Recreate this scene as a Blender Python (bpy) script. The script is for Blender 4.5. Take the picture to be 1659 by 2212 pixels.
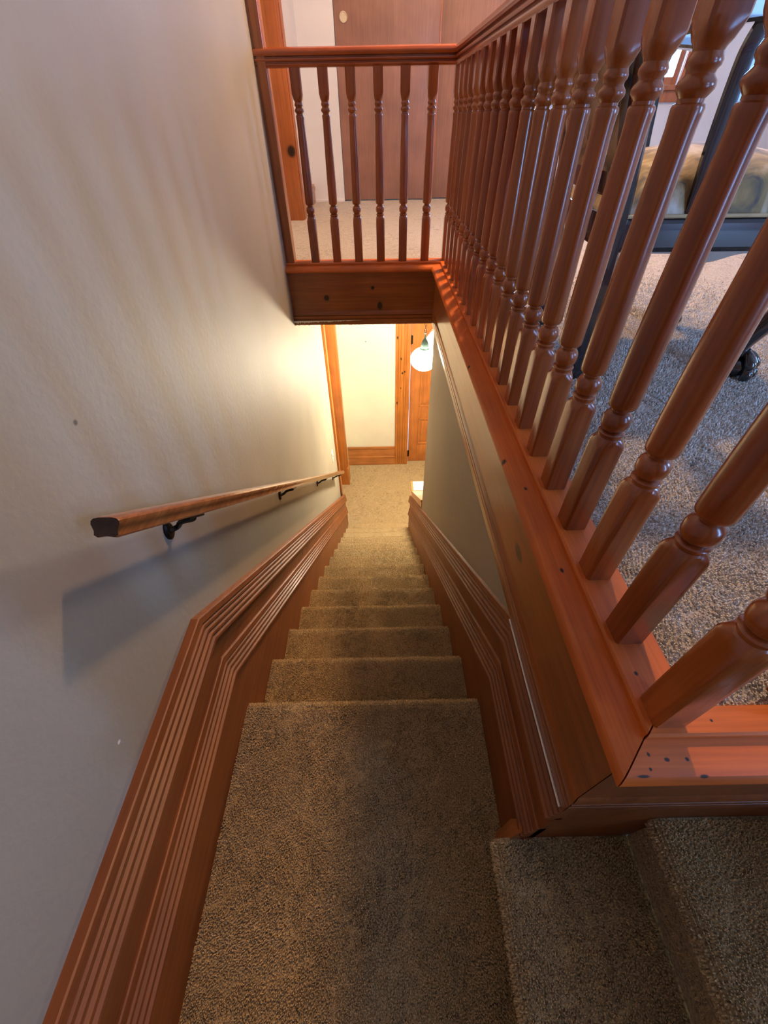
import bpy, bmesh, math, random
from mathutils import Vector, Matrix, noise

random.seed(7)
S = bpy.context.scene
for o in list(bpy.data.objects):
    bpy.data.objects.remove(o)
COL = S.collection

# ------------------------------------------------------------------ camera
PITCH, YAW, ROLL = .772, .0016, -.0183
CAM = Vector((.475, -.5494, 1.4328))
cam = bpy.data.cameras.new('camera')
cam.sensor_fit = 'HORIZONTAL'
cam.sensor_width = 36.0
cam.lens = 880.5 / 1659 * 36.0
cam.clip_start = .02
camo = bpy.data.objects.new('camera', cam)
COL.objects.link(camo)
fwd = Vector((math.sin(YAW) * math.cos(PITCH), math.cos(YAW) * math.cos(PITCH), -math.sin(PITCH)))
rgt = Vector((math.cos(YAW), -math.sin(YAW), 0))
upv = rgt.cross(fwd)
r2 = rgt * math.cos(ROLL) + upv * math.sin(ROLL)
u2 = -rgt * math.sin(ROLL) + upv * math.cos(ROLL)
camo.matrix_world = Matrix(((r2.x, u2.x, -fwd.x, CAM.x), (r2.y, u2.y, -fwd.y, CAM.y), (r2.z, u2.z, -fwd.z, CAM.z), (0, 0, 0, 1)))
S.camera = camo

# ------------------------------------------------------------------ world, exposure, daylight
S.view_settings.view_transform = 'Standard'
S.view_settings.look = 'None'
S.view_settings.exposure = 0.0
S.view_settings.gamma = 1.0
S.view_settings.use_curve_mapping = False
w = bpy.data.worlds.new('sky')
S.world = w
w.use_nodes = True
bg = w.node_tree.nodes['Background']
bg.inputs[0].default_value = (.42, .66, 1.0, 1)
bg.inputs[1].default_value = 3.5

HALL_LAMP = 330.0       # emission of the glowing globe in the lower hall
CEIL_LAMP = 1080.0       # emission of the dome light on the upper ceiling
DAY = (.22, .46, 1.0)


def daylight(name, loc, rot, sx, sy, power):
    l = bpy.data.lights.new(name, 'AREA')
    l.shape = 'RECTANGLE'
    l.size, l.size_y = sx, sy
    l.energy = power
    l.color = DAY
    o = bpy.data.objects.new(name, l)
    o.location = loc
    o.rotation_euler = rot
    COL.objects.link(o)


daylight('daylight_window_back', (2.75, 5.22, 2.15), (math.radians(-90), 0, 0), 1.15, 1.15, 150)
daylight('daylight_window_front', (2.57, -1.84, 1.76), (math.radians(90), 0, 0), .75, 1.72, 95)
daylight('daylight_window_side', (4.84, -.90, 2.1), (0, math.radians(90), 0), 1.0, .34, 100)


# ------------------------------------------------------------------ node helpers
def new_mat(name):
    m = bpy.data.materials.new(name)
    m.use_nodes = True
    nt = m.node_tree
    return m, nt, nt.nodes['Principled BSDF']


def nd(nt, typ, **kw):
    n = nt.nodes.new(typ)
    for k, v in kw.items():
        if k in n.inputs.keys():
            n.inputs[k].default_value = v
        else:
            setattr(n, k, v)
    return n


def ramp(nt, fac, stops):
    r = nt.nodes.new('ShaderNodeValToRGB')
    el = r.color_ramp.elements
    while len(el) < len(stops):
        el.new(.5)
    for e, (p, c) in zip(el, stops):
        e.position = p
        e.color = (c[0], c[1], c[2], 1) if not isinstance(c, float) else (c, c, c, 1)
    nt.links.new(fac, r.inputs[0])
    return r.outputs[0]


def mix(nt, a, b, fac, mode='MIX'):
    m = nt.nodes.new('ShaderNodeMix')
    m.data_type = 'RGBA'
    m.blend_type = mode
    for s, v in ((m.inputs[0], fac), (m.inputs[6], a), (m.inputs[7], b)):
        if hasattr(v, 'is_output'):
            nt.links.new(v, s)
        elif isinstance(v, (int, float)):
            s.default_value = v
        else:
            s.default_value = (v[0], v[1], v[2], 1)
    return m.outputs[2]


def math_n(nt, op, a, b=None, c=None):
    m = nt.nodes.new('ShaderNodeMath')
    m.operation = op
    for i, v in enumerate((a, b, c)):
        if v is None:
            continue
        if hasattr(v, 'is_output'):
            nt.links.new(v, m.inputs[i])
        else:
            m.inputs[i].default_value = v
    return m.outputs[0]


def wood(name, base, dark, axis='y', knots=(), rough=.32, coat=.35, vary=False, grain=1.0):
    """pine with long grain along one axis and knots at given places (object space)"""
    m, nt, p = new_mat(name)
    tc = nd(nt, 'ShaderNodeTexCoord')
    vec = tc.outputs['Object']
    if vary:
        oi = nd(nt, 'ShaderNodeObjectInfo')
        va = nd(nt, 'ShaderNodeVectorMath', operation='ADD')
        cm = nd(nt, 'ShaderNodeVectorMath', operation='SCALE')
        nt.links.new(oi.outputs['Location'], cm.inputs[0])
        cm.inputs['Scale'].default_value = 7.0
        nt.links.new(vec, va.inputs[0])
        nt.links.new(cm.outputs[0], va.inputs[1])
        vec = va.outputs[0]
    sc = {'x': (1.2, 38, 38), 'y': (38, 1.2, 38), 'z': (38, 38, 1.2)}[axis]
    mp = nd(nt, 'ShaderNodeMapping')
    mp.inputs['Scale'].default_value = sc
    nt.links.new(vec, mp.inputs[0])
    n1 = nd(nt, 'ShaderNodeTexNoise', Scale=1.0, Detail=5.0, Roughness=.6, Distortion=.6)
    nt.links.new(mp.outputs[0], n1.inputs['Vector'])
    n2 = nd(nt, 'ShaderNodeTexNoise', Scale=5.0, Detail=3.0)
    nt.links.new(vec, n2.inputs['Vector'])
    mp3 = nd(nt, 'ShaderNodeMapping')
    mp3.inputs['Scale'].default_value = tuple(q * 5 for q in sc)
    nt.links.new(vec, mp3.inputs[0])
    n3 = nd(nt, 'ShaderNodeTexNoise', Scale=1.0, Detail=2.0)
    nt.links.new(mp3.outputs[0], n3.inputs['Vector'])
    g = ramp(nt, n1.outputs[0], [(.3, dark), (.62, base)])
    g = mix(nt, base, g, .75 * grain)
    big = ramp(nt, n2.outputs[0], [(.3, .72), (.7, 1.12)])
    g = mix(nt, g, big, .7, 'MULTIPLY')
    fine = ramp(nt, n3.outputs[0], [(.35, .8), (.6, 1.05)])
    g = mix(nt, g, fine, .6, 'MULTIPLY')
    if vary:
        rv = ramp(nt, oi.outputs['Random'], [(0, (.78, .68, .62)), (.5, (1, 1, 1)), (1, (1.2, 1.25, 1.2))])
        g = mix(nt, g, rv, .8, 'MULTIPLY')
    for (kx, ky, kz, rad, stx, sty, stz) in knots:
        s = nd(nt, 'ShaderNodeVectorMath', operation='SUBTRACT')
        nt.links.new(tc.outputs['Object'], s.inputs[0])
        s.inputs[1].default_value = (kx, ky, kz)
        s2 = nd(nt, 'ShaderNodeVectorMath', operation='MULTIPLY')
        nt.links.new(s.outputs[0], s2.inputs[0])
        s2.inputs[1].default_value = (stx / rad, sty / rad, stz / rad)
        ln = nd(nt, 'ShaderNodeVectorMath', operation='LENGTH')
        nt.links.new(s2.outputs[0], ln.inputs[0])
        halo = ramp(nt, ln.outputs['Value'], [(.0, (.012, .005, .002)), (.55, (.03, .012, .004)), (.8, (.13, .04, .008)), (1.0, (.2, .06, .012))])
        fac = ramp(nt, ln.outputs['Value'], [(.0, 1.0), (.6, 1.0), (1.0, 0.0)])
        g = mix(nt, g, halo, fac)
    nt.links.new(g, p.inputs['Base Color'])
    p.inputs['Roughness'].default_value = rough
    p.inputs['Coat Weight'].default_value = coat
    p.inputs['Coat Roughness'].default_value = .18
    b = nd(nt, 'ShaderNodeBump', Strength=.12, Distance=.002)
    nt.links.new(n1.outputs[0], b.inputs['Height'])
    nt.links.new(b.outputs[0], p.inputs['Normal'])
    return m


def paint(name, col, bump=.25, rough=.6, scale=60.0, marks=()):
    m, nt, p = new_mat(name)
    tc = nd(nt, 'ShaderNodeTexCoord')
    n = nd(nt, 'ShaderNodeTexNoise', Scale=scale, Detail=6.0)
    nt.links.new(tc.outputs['Object'], n.inputs['Vector'])
    n2 = nd(nt, 'ShaderNodeTexNoise', Scale=2.2, Detail=4.0)
    nt.links.new(tc.outputs['Object'], n2.inputs['Vector'])
    mott = ramp(nt, n2.outputs[0], [(.35, tuple(c * .93 for c in col)), (.65, tuple(min(1, c * 1.04) for c in col))])
    for (mx, my, mz, mr, mc) in marks:      # nail holes and chips
        sb = nd(nt, 'ShaderNodeVectorMath', operation='DISTANCE')
        nt.links.new(tc.outputs['Object'], sb.inputs[0])
        sb.inputs[1].default_value = (mx, my, mz)
        mott = mix(nt, mott, mc, ramp(nt, math_n(nt, 'DIVIDE', sb.outputs['Value'], mr), [(.5, 1.0), (1.0, 0.0)]))
    nt.links.new(mott, p.inputs['Base Color'])
    p.inputs['Roughness'].default_value = rough
    b = nd(nt, 'ShaderNodeBump', Strength=bump, Distance=.003)
    nt.links.new(n.outputs[0], b.inputs['Height'])
    nt.links.new(b.outputs[0], p.inputs['Normal'])
    return m


def carpet(name, light, dark):
    m, nt, p = new_mat(name)
    tc = nd(nt, 'ShaderNodeTexCoord')
    v = tc.outputs['Object']
    n1 = nd(nt, 'ShaderNodeTexNoise', Scale=210.0, Detail=3.0, Roughness=.7)
    n2 = nd(nt, 'ShaderNodeTexNoise', Scale=16.0, Detail=5.0, Roughness=.65, Distortion=1.2)
    n3 = nd(nt, 'ShaderNodeTexNoise', Scale=5.0, Detail=3.0)
    for n in (n1, n2, n3):
        nt.links.new(v, n.inputs['Vector'])
    sp = ramp(nt, n1.outputs[0], [(.33, dark), (.5, light), (.72, tuple(min(1, c * 1.25) for c in light))])
    # dark creases: shade where the pile parts, put into the colour
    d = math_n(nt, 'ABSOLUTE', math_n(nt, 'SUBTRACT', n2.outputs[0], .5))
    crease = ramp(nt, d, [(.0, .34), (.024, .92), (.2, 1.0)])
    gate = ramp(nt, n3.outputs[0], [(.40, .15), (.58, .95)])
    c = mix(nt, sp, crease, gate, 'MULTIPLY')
    wear = ramp(nt, n3.outputs[0], [(.3, .88), (.7, 1.06)])
    c = mix(nt, c, wear, .8, 'MULTIPLY')
    nt.links.new(c, p.inputs['Base Color'])
    p.inputs['Roughness'].default_value = .95
    p.inputs['Specular IOR Level'].default_value = .1
    p.inputs['Sheen Weight'].default_value = .25
    h = math_n(nt, 'ADD', n1.outputs[0], math_n(nt, 'MULTIPLY', n2.outputs[0], .6))
    b = nd(nt, 'ShaderNodeBump', Strength=.9, Distance=.006)
    nt.links.new(h, b.inputs['Height'])
    nt.links.new(b.outputs[0], p.inputs['Normal'])
    return m


def plain(name, col, rough=.5, metal=0.0, emit=None, estr=0.0, coat=0.0, noise_amt=.12):
    m, nt, p = new_mat(name)
    tc = nd(nt, 'ShaderNodeTexCoord')
    n = nd(nt, 'ShaderNodeTexNoise', Scale=30.0, Detail=4.0)
    nt.links.new(tc.outputs['Object'], n.inputs['Vector'])
    c = ramp(nt, n.outputs[0], [(.3, tuple(q * (1 - noise_amt) for q in col)), (.7, tuple(min(1, q * (1 + noise_amt)) for q in col))])
    nt.links.new(c, p.inputs['Base Color'])
    p.inputs['Roughness'].default_value = rough
    p.inputs['Metallic'].default_value = metal
    p.inputs['Coat Weight'].default_value = coat
    if emit:
        p.inputs['Emission Color'].default_value = (*emit, 1)
        p.inputs['Emission Strength'].default_value = estr
    return m


# ------------------------------------------------------------------ mesh helpers
def link(name, me, mat=None, parent=None, angle=35):
    o = bpy.data.objects.new(name, me)
    COL.objects.link(o)
    if mat:
        me.materials.append(mat)
    if parent is not None:
        o.parent = parent
    if angle:
        me.shade_smooth()
        me.set_sharp_from_angle(angle=math.radians(angle))
    return o


def from_bm(name, bm, mat=None, parent=None, angle=35):
    bmesh.ops.recalc_face_normals(bm, faces=bm.faces)
    me = bpy.data.meshes.new(name)
    bm.to_mesh(me)
    bm.free()
    return link(name, me, mat, parent, angle)


def add_box(bm, x0, x1, y0, y1, z0, z1, bev=0.0):
    vs = [bm.verts.new((x, y, z)) for x in (x0, x1) for y in (y0, y1) for z in (z0, z1)]
    fs = [bm.faces.new([vs[i] for i in f]) for f in ((0, 1, 3, 2), (4, 6, 7, 5), (0, 4, 5, 1), (2, 3, 7, 6), (0, 2, 6, 4), (1, 5, 7, 3))]
    if bev > 0:
        es = list({e for f in fs for e in f.edges})
        bmesh.ops.bevel(bm, geom=es, offset=bev, segments=2, profile=.6, affect='EDGES')


def box(name, b, mat, parent=None, bev=.003, angle=35):
    bm = bmesh.new()
    add_box(bm, *b, bev=bev)
    return from_bm(name, bm, mat, parent, angle)


def add_rings(bm, rings, caps=True, close=True):
    """loft a list of equally long point loops"""
    vr = [[bm.verts.new(p) for p in r] for r in rings]
    n = len(vr[0])
    for a, b in zip(vr, vr[1:]):
        for i in range(n if close else n - 1):
            j = (i + 1) % n
            bm.faces.new((a[i], a[j], b[j], b[i]))
    if caps and close:
        bm.faces.new(vr[0][::-1])
        bm.faces.new(vr[-1])
    return vr


def lathe_rings(profile, seg=24, cx=0, cy=0, cz=0):
    return [[(cx + r * math.cos(2 * math.pi * k / seg), cy + r * math.sin(2 * math.pi * k / seg), cz + z) for k in range(seg)] for r, z in profile]


def sweep_right(bm, path, prof):
    """sweep closed profile (n to the right of travel, z) along a flat path with mitred corners"""
    P = [Vector((x, y)) for x, y in path]
    rings = []
    for i, p in enumerate(P):
        def rn(a, b):
            d = (b - a).normalized()
            return Vector((d.y, -d.x))
        if i == 0:
            m = rn(P[0], P[1])
        elif i == len(P) - 1:
            m = rn(P[-2], P[-1])
        else:
            a, b = rn(P[i - 1], p), rn(p, P[i + 1])
            m = (a + b).normalized()
            m = m / max(.2, m.dot(a))
        rings.append([(p.x + m.x * n, p.y + m.y * n, z) for n, z in prof])
    add_rings(bm, rings)


def tube(bm, pts, rad, seg=10, caps=True):
    """round tube through points; rad a number or list"""
    pts = [Vector(p) for p in pts]
    rings = []
    ref = None
    for i, p in enumerate(pts):
        t = (pts[min(i + 1, len(pts) - 1)] - pts[max(i - 1, 0)]).normalized()
        if ref is None:
            ref = t.orthogonal().normalized()
        ref = (ref - t * ref.dot(t)).normalized()
        s = t.cross(ref)
        r = rad[i] if isinstance(rad, (list, tuple)) else rad
        rings.append([p + (ref * math.cos(2 * math.pi * k / seg) + s * math.sin(2 * math.pi * k / seg)) * r for k in range(seg)])
    add_rings(bm, rings, caps)


def smooth_path(pts, n=8):
    """catmull-rom through tuples"""
    out = []
    P = [pts[0]] + list(pts) + [pts[-1]]
    for i in range(1, len(P) - 2):
        p0, p1, p2, p3 = P[i - 1], P[i], P[i + 1], P[i + 2]
        for k in range(n):
            t = k / n
            out.append(tuple(.5 * ((2 * b) + (-a + c) * t + (2 * a - 5 * b + 4 * c - d) * t * t + (-a + 3 * b - 3 * c + d) * t ** 3) for a, b, c, d in zip(p0, p1, p2, p3)))
    out.append(tuple(pts[-1]))
    return out


def struct(o):
    o['kind'] = 'structure'
    return o


def tag(o, label, cat, group=None):
    o['label'] = label
    o['category'] = cat
    if group:
        o['group'] = group
    return o


def thing(name, label, cat, loc=(0, 0, 0), group=None):
    o = bpy.data.objects.new(name, None)
    o.empty_display_size = .1
    COL.objects.link(o)
    o.location = loc
    return tag(o, label, cat, group)


# ------------------------------------------------------------------ dimensions
RISE, GO = .19, .2491
SL = RISE / GO
W0 = -.022            # stair wall on the left
W1 = .797             # stair wall on the right
UF = .862             # upper floor carpet
LC = .560             # lower ceiling
LF = -14 * RISE       # lower floor
CE = 3.25             # upper ceiling
NSTEP = 13

# ------------------------------------------------------------------ materials
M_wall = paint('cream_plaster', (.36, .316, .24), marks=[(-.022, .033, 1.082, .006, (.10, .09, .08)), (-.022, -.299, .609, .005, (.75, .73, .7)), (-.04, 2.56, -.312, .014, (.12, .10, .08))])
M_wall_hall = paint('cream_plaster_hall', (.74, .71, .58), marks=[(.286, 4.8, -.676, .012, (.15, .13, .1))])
M_wall_up = paint('pale_wall_upper', (.70, .68, .66))
M_ceil = paint('ceiling_stipple', (.8, .79, .76), bump=.9, scale=120)
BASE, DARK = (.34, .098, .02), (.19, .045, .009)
M_cap = wood('pine_cap', (.66, .15, .015), (.50, .095, .009), 'y', rough=.5, coat=.05, knots=[(.757, .205, .85, 0.0060, 1, .6, .4), (.779, .104, .857, 0.0045, 1, .7, .3), (.785, -.114, .857, 0.0040, 1, .6, .3), (.823, -.304, .868, 0.0035, 1, .8, .3), (.757, .703, .85, 0.0060, 1, .6, .4)])  # ledge pine, both grains: base colour raised in place of more ceiling light
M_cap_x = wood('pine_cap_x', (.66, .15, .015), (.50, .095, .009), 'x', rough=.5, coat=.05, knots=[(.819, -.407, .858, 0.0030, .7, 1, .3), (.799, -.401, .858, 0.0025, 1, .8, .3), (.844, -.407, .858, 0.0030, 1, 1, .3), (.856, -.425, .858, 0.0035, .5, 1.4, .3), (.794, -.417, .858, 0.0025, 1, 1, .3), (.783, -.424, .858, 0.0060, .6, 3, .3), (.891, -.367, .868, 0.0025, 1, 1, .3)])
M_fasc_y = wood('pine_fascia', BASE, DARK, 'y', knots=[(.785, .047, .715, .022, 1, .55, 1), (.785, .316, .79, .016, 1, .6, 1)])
M_fasc_x = wood('pine_fascia_far', BASE, DARK, 'x', knots=[(.18, 1.925, .703, .021, 1, .2, 1), (.439, 1.925, .752, .013, 1, .2, 1), (.477, 1.925, .658, .022, 1.1, .2, .75)])
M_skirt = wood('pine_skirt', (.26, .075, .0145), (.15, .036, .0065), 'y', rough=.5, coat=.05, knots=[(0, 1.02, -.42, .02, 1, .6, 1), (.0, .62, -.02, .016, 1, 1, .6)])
M_rail = wood('pine_rail', (.42, .082, .011), (.22, .036, .005), 'y', rough=.25, coat=.6)
M_rail_x = wood('pine_rail_x', (.42, .082, .011), (.22, .036, .005), 'x', rough=.25, coat=.6)
M_bal = wood('pine_baluster', (.37, .085, .014), (.21, .038, .006), 'z', rough=.25, coat=.6, vary=True)
M_grab = wood('oak_handrail', (.40, .14, .035), (.22, .06, .014), 'y', rough=.2, coat=.8, grain=1.2)
M_endg = plain('end_grain', (.06, .028, .014), .8, noise_amt=.5)
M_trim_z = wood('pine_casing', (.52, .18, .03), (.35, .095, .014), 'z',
                knots=[(.70, 4.78, -.62, .016, 1, .2, .6), (.75, 4.78, -.90, .014, 1, .2, .6), (.77, 4.78, -1.10, .016, 1, .2, .7), (.75, 4.78, -1.32, .012, 1, .2, .7), (.70, 4.78, -1.55, .014, 1, .2, .5), (.80, 4.78, -1.08, .016, 1, .2, .8)])
M_trim_x = wood('pine_base_x', (.50, .19, .05), (.33, .10, .024), 'x')
M_trim_up = wood('pine_casing_upper', (.45, .14, .035), (.28, .07, .015), 'z', knots=[(-.12, 3.25, 1.26, .03, .8, .2, .7)])
M_door = wood('pine_door', (.52, .18, .042), (.40, .12, .026), 'z', rough=.3)
M_closet = wood('closet_veneer', (.31, .155, .105), (.25, .12, .078), 'z', rough=.5, coat=.05, grain=.6)
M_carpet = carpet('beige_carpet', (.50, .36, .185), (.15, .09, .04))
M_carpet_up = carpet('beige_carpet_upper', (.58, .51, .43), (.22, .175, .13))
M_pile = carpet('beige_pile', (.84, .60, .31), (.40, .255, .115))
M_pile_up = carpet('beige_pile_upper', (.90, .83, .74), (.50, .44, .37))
M_black = plain('black_lacquer', (.012, .012, .014), .15, coat=1.0)
M_iron = plain('dark_bronze', (.02, .016, .012), .4, metal=.7)
M_verd = plain('verdigris_metal', (.025, .05, .045), .5, metal=.3, noise_amt=.35)
M_brass = plain('brass', (.5, .34, .12), .35, metal=.9)
M_globe = plain('glowing_glass', (.9, .88, .8), .3, emit=(1.0, .88, .64), estr=HALL_LAMP, noise_amt=.01)
M_dome = plain('dome_glass', (.9, .88, .8), .3, emit=(1.0, .60, .28), estr=CEIL_LAMP, noise_amt=.01)
M_white = plain('white_plastic', (.8, .78, .72), .4, noise_amt=.03)
M_pull = plain('pull_cup', (.62, .52, .34), .4, noise_amt=.06)


def glass():
    m, nt, p = new_mat('window_glass')
    out = nt.nodes['Material Output']
    tr = nd(nt, 'ShaderNodeBsdfTransparent')
    gl = nd(nt, 'ShaderNodeBsdfGlossy', Roughness=.02)
    mx = nd(nt, 'ShaderNodeMixShader')
    mx.inputs[0].default_value = .08
    nt.links.new(tr.outputs[0], mx.inputs[1])
    nt.links.new(gl.outputs[0], mx.inputs[2])
    nt.links.new(mx.outputs[0], out.inputs[0])
    return m


M_glass = glass()


# ------------------------------------------------------------------ room shell
def build_shell():
    # stair wall on the left: full height beside the well, lower storey only beyond
    bm = bmesh.new()
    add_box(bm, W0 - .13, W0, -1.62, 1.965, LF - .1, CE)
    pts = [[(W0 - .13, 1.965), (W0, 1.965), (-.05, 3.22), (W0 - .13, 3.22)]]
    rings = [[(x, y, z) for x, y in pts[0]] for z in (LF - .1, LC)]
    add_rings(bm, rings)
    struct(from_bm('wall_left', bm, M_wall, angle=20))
    # stair wall on the right, under the upper floor
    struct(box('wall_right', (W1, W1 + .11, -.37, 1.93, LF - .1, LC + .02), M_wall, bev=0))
    # wall behind the landing and outer walls
    bm = bmesh.new()   # wall behind the landing with a narrow window over the stair head
    add_box(bm, W0 - .13, 2.20, -1.74, -1.62, -.1, CE)
    add_box(bm, 2.95, 4.75, -1.74, -1.62, -.1, CE)
    add_box(bm, 2.20, 2.95, -1.74, -1.62, -.1, .90)
    add_box(bm, 2.20, 2.95, -1.74, -1.62, 2.62, CE)
    struct(from_bm('wall_landing_back', bm, M_wall, angle=0))
    # lower hall
    struct(box('wall_hall_back', (-.3, .69, 4.80, 4.95, LF - .05, LC), M_wall_hall, bev=0))
    struct(box('wall_hall_back_side', (1.78, 3.2, 4.86, 5.0, LF - .05, LC), M_wall_hall, bev=0))
    struct(box('wall_hall_back_head', (.69, 1.78, 4.88, 5.0, -.42, LC), M_wall_hall, bev=0))
    struct(box('wall_hall_left', (-.30, -.075, 4.29, 4.80, LF - .05, LC), M_wall_hall, bev=0))
    struct(box('wall_hall_left_head', (-.30, -.055, 3.22, 4.29, .32, LC), M_wall_hall, bev=0))
    struct(box('wall_hall_right', (3.2, 3.3, 1.5, 5.0, LF - .05, LC), M_wall_hall, bev=0))
    struct(box('wall_hall_front', (W1 + .11, 3.2, 1.45, 1.55, LF - .05, LC), M_wall_hall, bev=0))
    struct(box('floor_lower', (-.6, 3.3, 2.95, 5.0, LF - .12, LF), M_carpet, bev=0))
    struct(box('floor_lower_side', (.95, 3.3, 1.5, 2.95, LF - .12, LF), M_carpet, bev=0))
    # lower ceiling with a ragged stippled front edge
    bm = bmesh.new()
    n = 160
    top, low, back = [], [], []
    for i in range(n + 1):
        x = W0 + (W1 + .0 - W0) * i / n
        top.append(bm.verts.new((x, 1.918, .585)))
        low.append(bm.verts.new((x, 1.932 - .016 * x + random.uniform(-.003, .003), LC + random.uniform(-.006, .003))))
        back.append(bm.verts.new((x, 1.99, LC)))
    for i in range(n):
        bm.faces.new((top[i], top[i + 1], low[i + 1], low[i]))
        bm.faces.new((low[i], low[i + 1], back[i + 1], back[i]))
    add_box(bm, -.3, 3.3, 1.99, 5.0, LC, LC + .04)
    add_box(bm, W1 + .02, 3.3, 1.5, 1.99, LC, LC + .04)
    struct(from_bm('ceiling_lower', bm, M_ceil, angle=0))
    # upper storey
    struct(box('wall_upper_hall', (-.30, -.115, 3.28, 4.2, LC, CE), M_wall_up, bev=0))
    struct(box('wall_upper_room_left', (-1.4, -1.3, 1.9, 3.4, LC, CE), M_wall_up, bev=0))
    struct(box('wall_upper_room_near', (-1.3, W0 - .13, 1.85, 1.95, LC, CE), M_wall_up, bev=0))
    struct(box('wall_upper_room_far', (-1.3, -.30, 3.3, 3.4, LC, CE), M_wall_up, bev=0))
    bm = bmesh.new()
    add_box(bm, -.30, .172, 4.2, 4.32, LC, CE)
    add_box(bm, .172, 1.80, 4.2, 4.32, 2.88, CE)
    add_box(bm, 1.80, 1.92, 4.2, 5.0, LC, CE)
    struct(from_bm('wall_closet', bm, M_wall_up, angle=0))
    struct(box('wall_closet_inside', (.0, 1.80, 4.6, 4.66, LC, CE), M_wall_up, bev=0))
    bm = bmesh.new()   # back wall with a window opening
    add_box(bm, 1.92, 2.24, 5.0, 5.14, LC, CE)
    add_box(bm, 3.33, 4.75, 5.0, 5.14, LC, CE)
    add_box(bm, 2.24, 3.33, 5.0, 5.14, LC, 1.60)
    add_box(bm, 2.24, 3.33, 5.0, 5.14, 2.72, CE)
    struct(from_bm('wall_back', bm, M_wall_up, angle=0))
    bm = bmesh.new()
    add_box(bm, 4.6, 4.75, -1.62, -1.06, LC, CE)
    add_box(bm, 4.6, 4.75, -.74, 5.0, LC, CE)
    add_box(bm, 4.6, 4.75, -1.06, -.74, LC, 1.60)
    add_box(bm, 4.6, 4.75, -1.06, -.74, 2.60, CE)
    struct(from_bm('wall_right_upper', bm, M_wall_up, angle=0))
    struct(box('ceiling_upper', (-1.4, 4.75, -1.74, 5.14, CE, CE + .1), M_ceil, bev=0))


def carpet_sheet(name, x0, x1, y0, y1, z, step, amp, edge=0.0, thick=.28, mat=None, edges='xy'):
    """carpeted slab whose top is a fine uneven grid; edge = raggedness of its outline"""
    nx, ny = max(2, int((x1 - x0) / step)), max(2, int((y1 - y0) / step))
    bm = bmesh.new()
    g = []
    for i in range(nx + 1):
        row = []
        for j in range(ny + 1):
            x, y = x0 + (x1 - x0) * i / nx, y0 + (y1 - y0) * j / ny
            h = noise.noise((x * 70, y * 70, z)) * amp + noise.noise((x * 9, y * 9, z + 3)) * amp * .7
            if edge:
                e = noise.noise((x * 30 + 9, y * 30, 2.)) * edge + noise.noise((x * 130, y * 130, 5.)) * edge * .6
                if i == 0 and 'x' in edges:
                    x += e
                if j == 0 and 'y' in edges:
                    y += e
                if min(i, j) == 0:
                    h -= .006
            row.append(bm.verts.new((x, y, z + h)))
        g.append(row)
    for i in range(nx):
        for j in range(ny):
            bm.faces.new((g[i][j], g[i + 1][j], g[i + 1][j + 1], g[i][j + 1]))
    rim = [g[i][0] for i in range(nx + 1)] + [g[nx][j] for j in range(1, ny + 1)] + [g[i][ny] for i in range(nx - 1, -1, -1)] + [g[0][j] for j in range(ny - 1, 0, -1)]
    lowv = [bm.verts.new((v.co.x, v.co.y, z - thick)) for v in rim]
    k = len(rim)
    for a in range(k):
        b = (a + 1) % k
        bm.faces.new((rim[a], lowv[a], lowv[b], rim[b]))
    bm.faces.new(lowv)
    return struct(from_bm(name, bm, mat or M_carpet, angle=0 if False else 80))


def build_floors():
    # landing with a rolled front edge
    bm = bmesh.new()
    prof = [(-1.62, -.2), (-1.62, 0)] + [(-1.6 + 1.575 * k / 150, 0) for k in range(151)]
    prof += [(-.022 + .022 * math.cos(math.radians(90 - 15 * q)), -.022 + .022 * math.sin(math.radians(90 - 15 * q))) for q in range(1, 9)] + [(-.02, -.046), (-.02, -.2)]
    rings = []
    n = 90
    for i in range(n + 1):
        x = -.004 + .795 * i / n
        ring = []
        for (y, z) in prof:
            dz = dy = 0
            if -.05 < z <= .001:
                dz = noise.noise((x * 75, y * 75, 1)) * .0028 + noise.noise((x * 9, y * 9, 4)) * .002
            if y > -.01:
                dy = noise.noise((x * 60, 7, z * 60)) * .0035
            ring.append((x, y + dy, z + dz))
        rings.append(ring)
    add_rings(bm, rings)
    struct(from_bm('floor_landing', bm, M_carpet, angle=75))
    # upper floor
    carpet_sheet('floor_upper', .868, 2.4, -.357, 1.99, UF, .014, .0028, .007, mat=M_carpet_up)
    carpet_sheet('floor_upper_room', 2.4, 4.6, -.357, 5.0, UF, .05, .002, mat=M_carpet_up)
    carpet_sheet('floor_upper_hall', -1.3, 2.4, 1.99, 5.0, UF, .03, .003, .006, mat=M_carpet_up, edges='y')
    struct(box('floor_upper_stairhead', (1.56, 4.6, -1.62, -.357, LC, UF), M_carpet_up, bev=.01))
    struct(box('floor_under_room', (.9, 4.6, -.39, 1.5, LC - .03, LC + .02), M_ceil, bev=0))


def carpet_step(parent, y_front, z, depth):
    bm = bmesh.new()
    R_ = .022
    m = 22
    prof = [(y_front - depth + (depth - R_) * k / m, z) for k in range(m + 1)]
    for q in range(1, 9):
        an = math.radians(90 - 15 * q)
        prof.append((y_front - R_ + R_ * math.cos(an), z - R_ + R_ * math.sin(an)))
    prof += [(y_front - .022, z - .046), (y_front - .022, z - .10), (y_front - .022, z - RISE + .002), (y_front - depth, z - RISE + .002)]
    rings = []
    n = 70
    for i in range(n + 1):
        x = -.004 + .795 * i / n
        ring = []
        for (y, zz) in prof:
            dz = dy = 0
            if zz > z - .05:
                dz = noise.noise((x * 75, y * 75, z)) * .0028 + noise.noise((x * 11, y * 11, z)) * .002
            if y > y_front - .008:
                dy = noise.noise((x * 60, z, zz * 60)) * .004
            ring.append((x, y + dy, zz + dz))
        rings.append(ring)
    add_rings(bm, rings)
    return from_bm('tread', bm, M_carpet, parent, angle=75)


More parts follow.
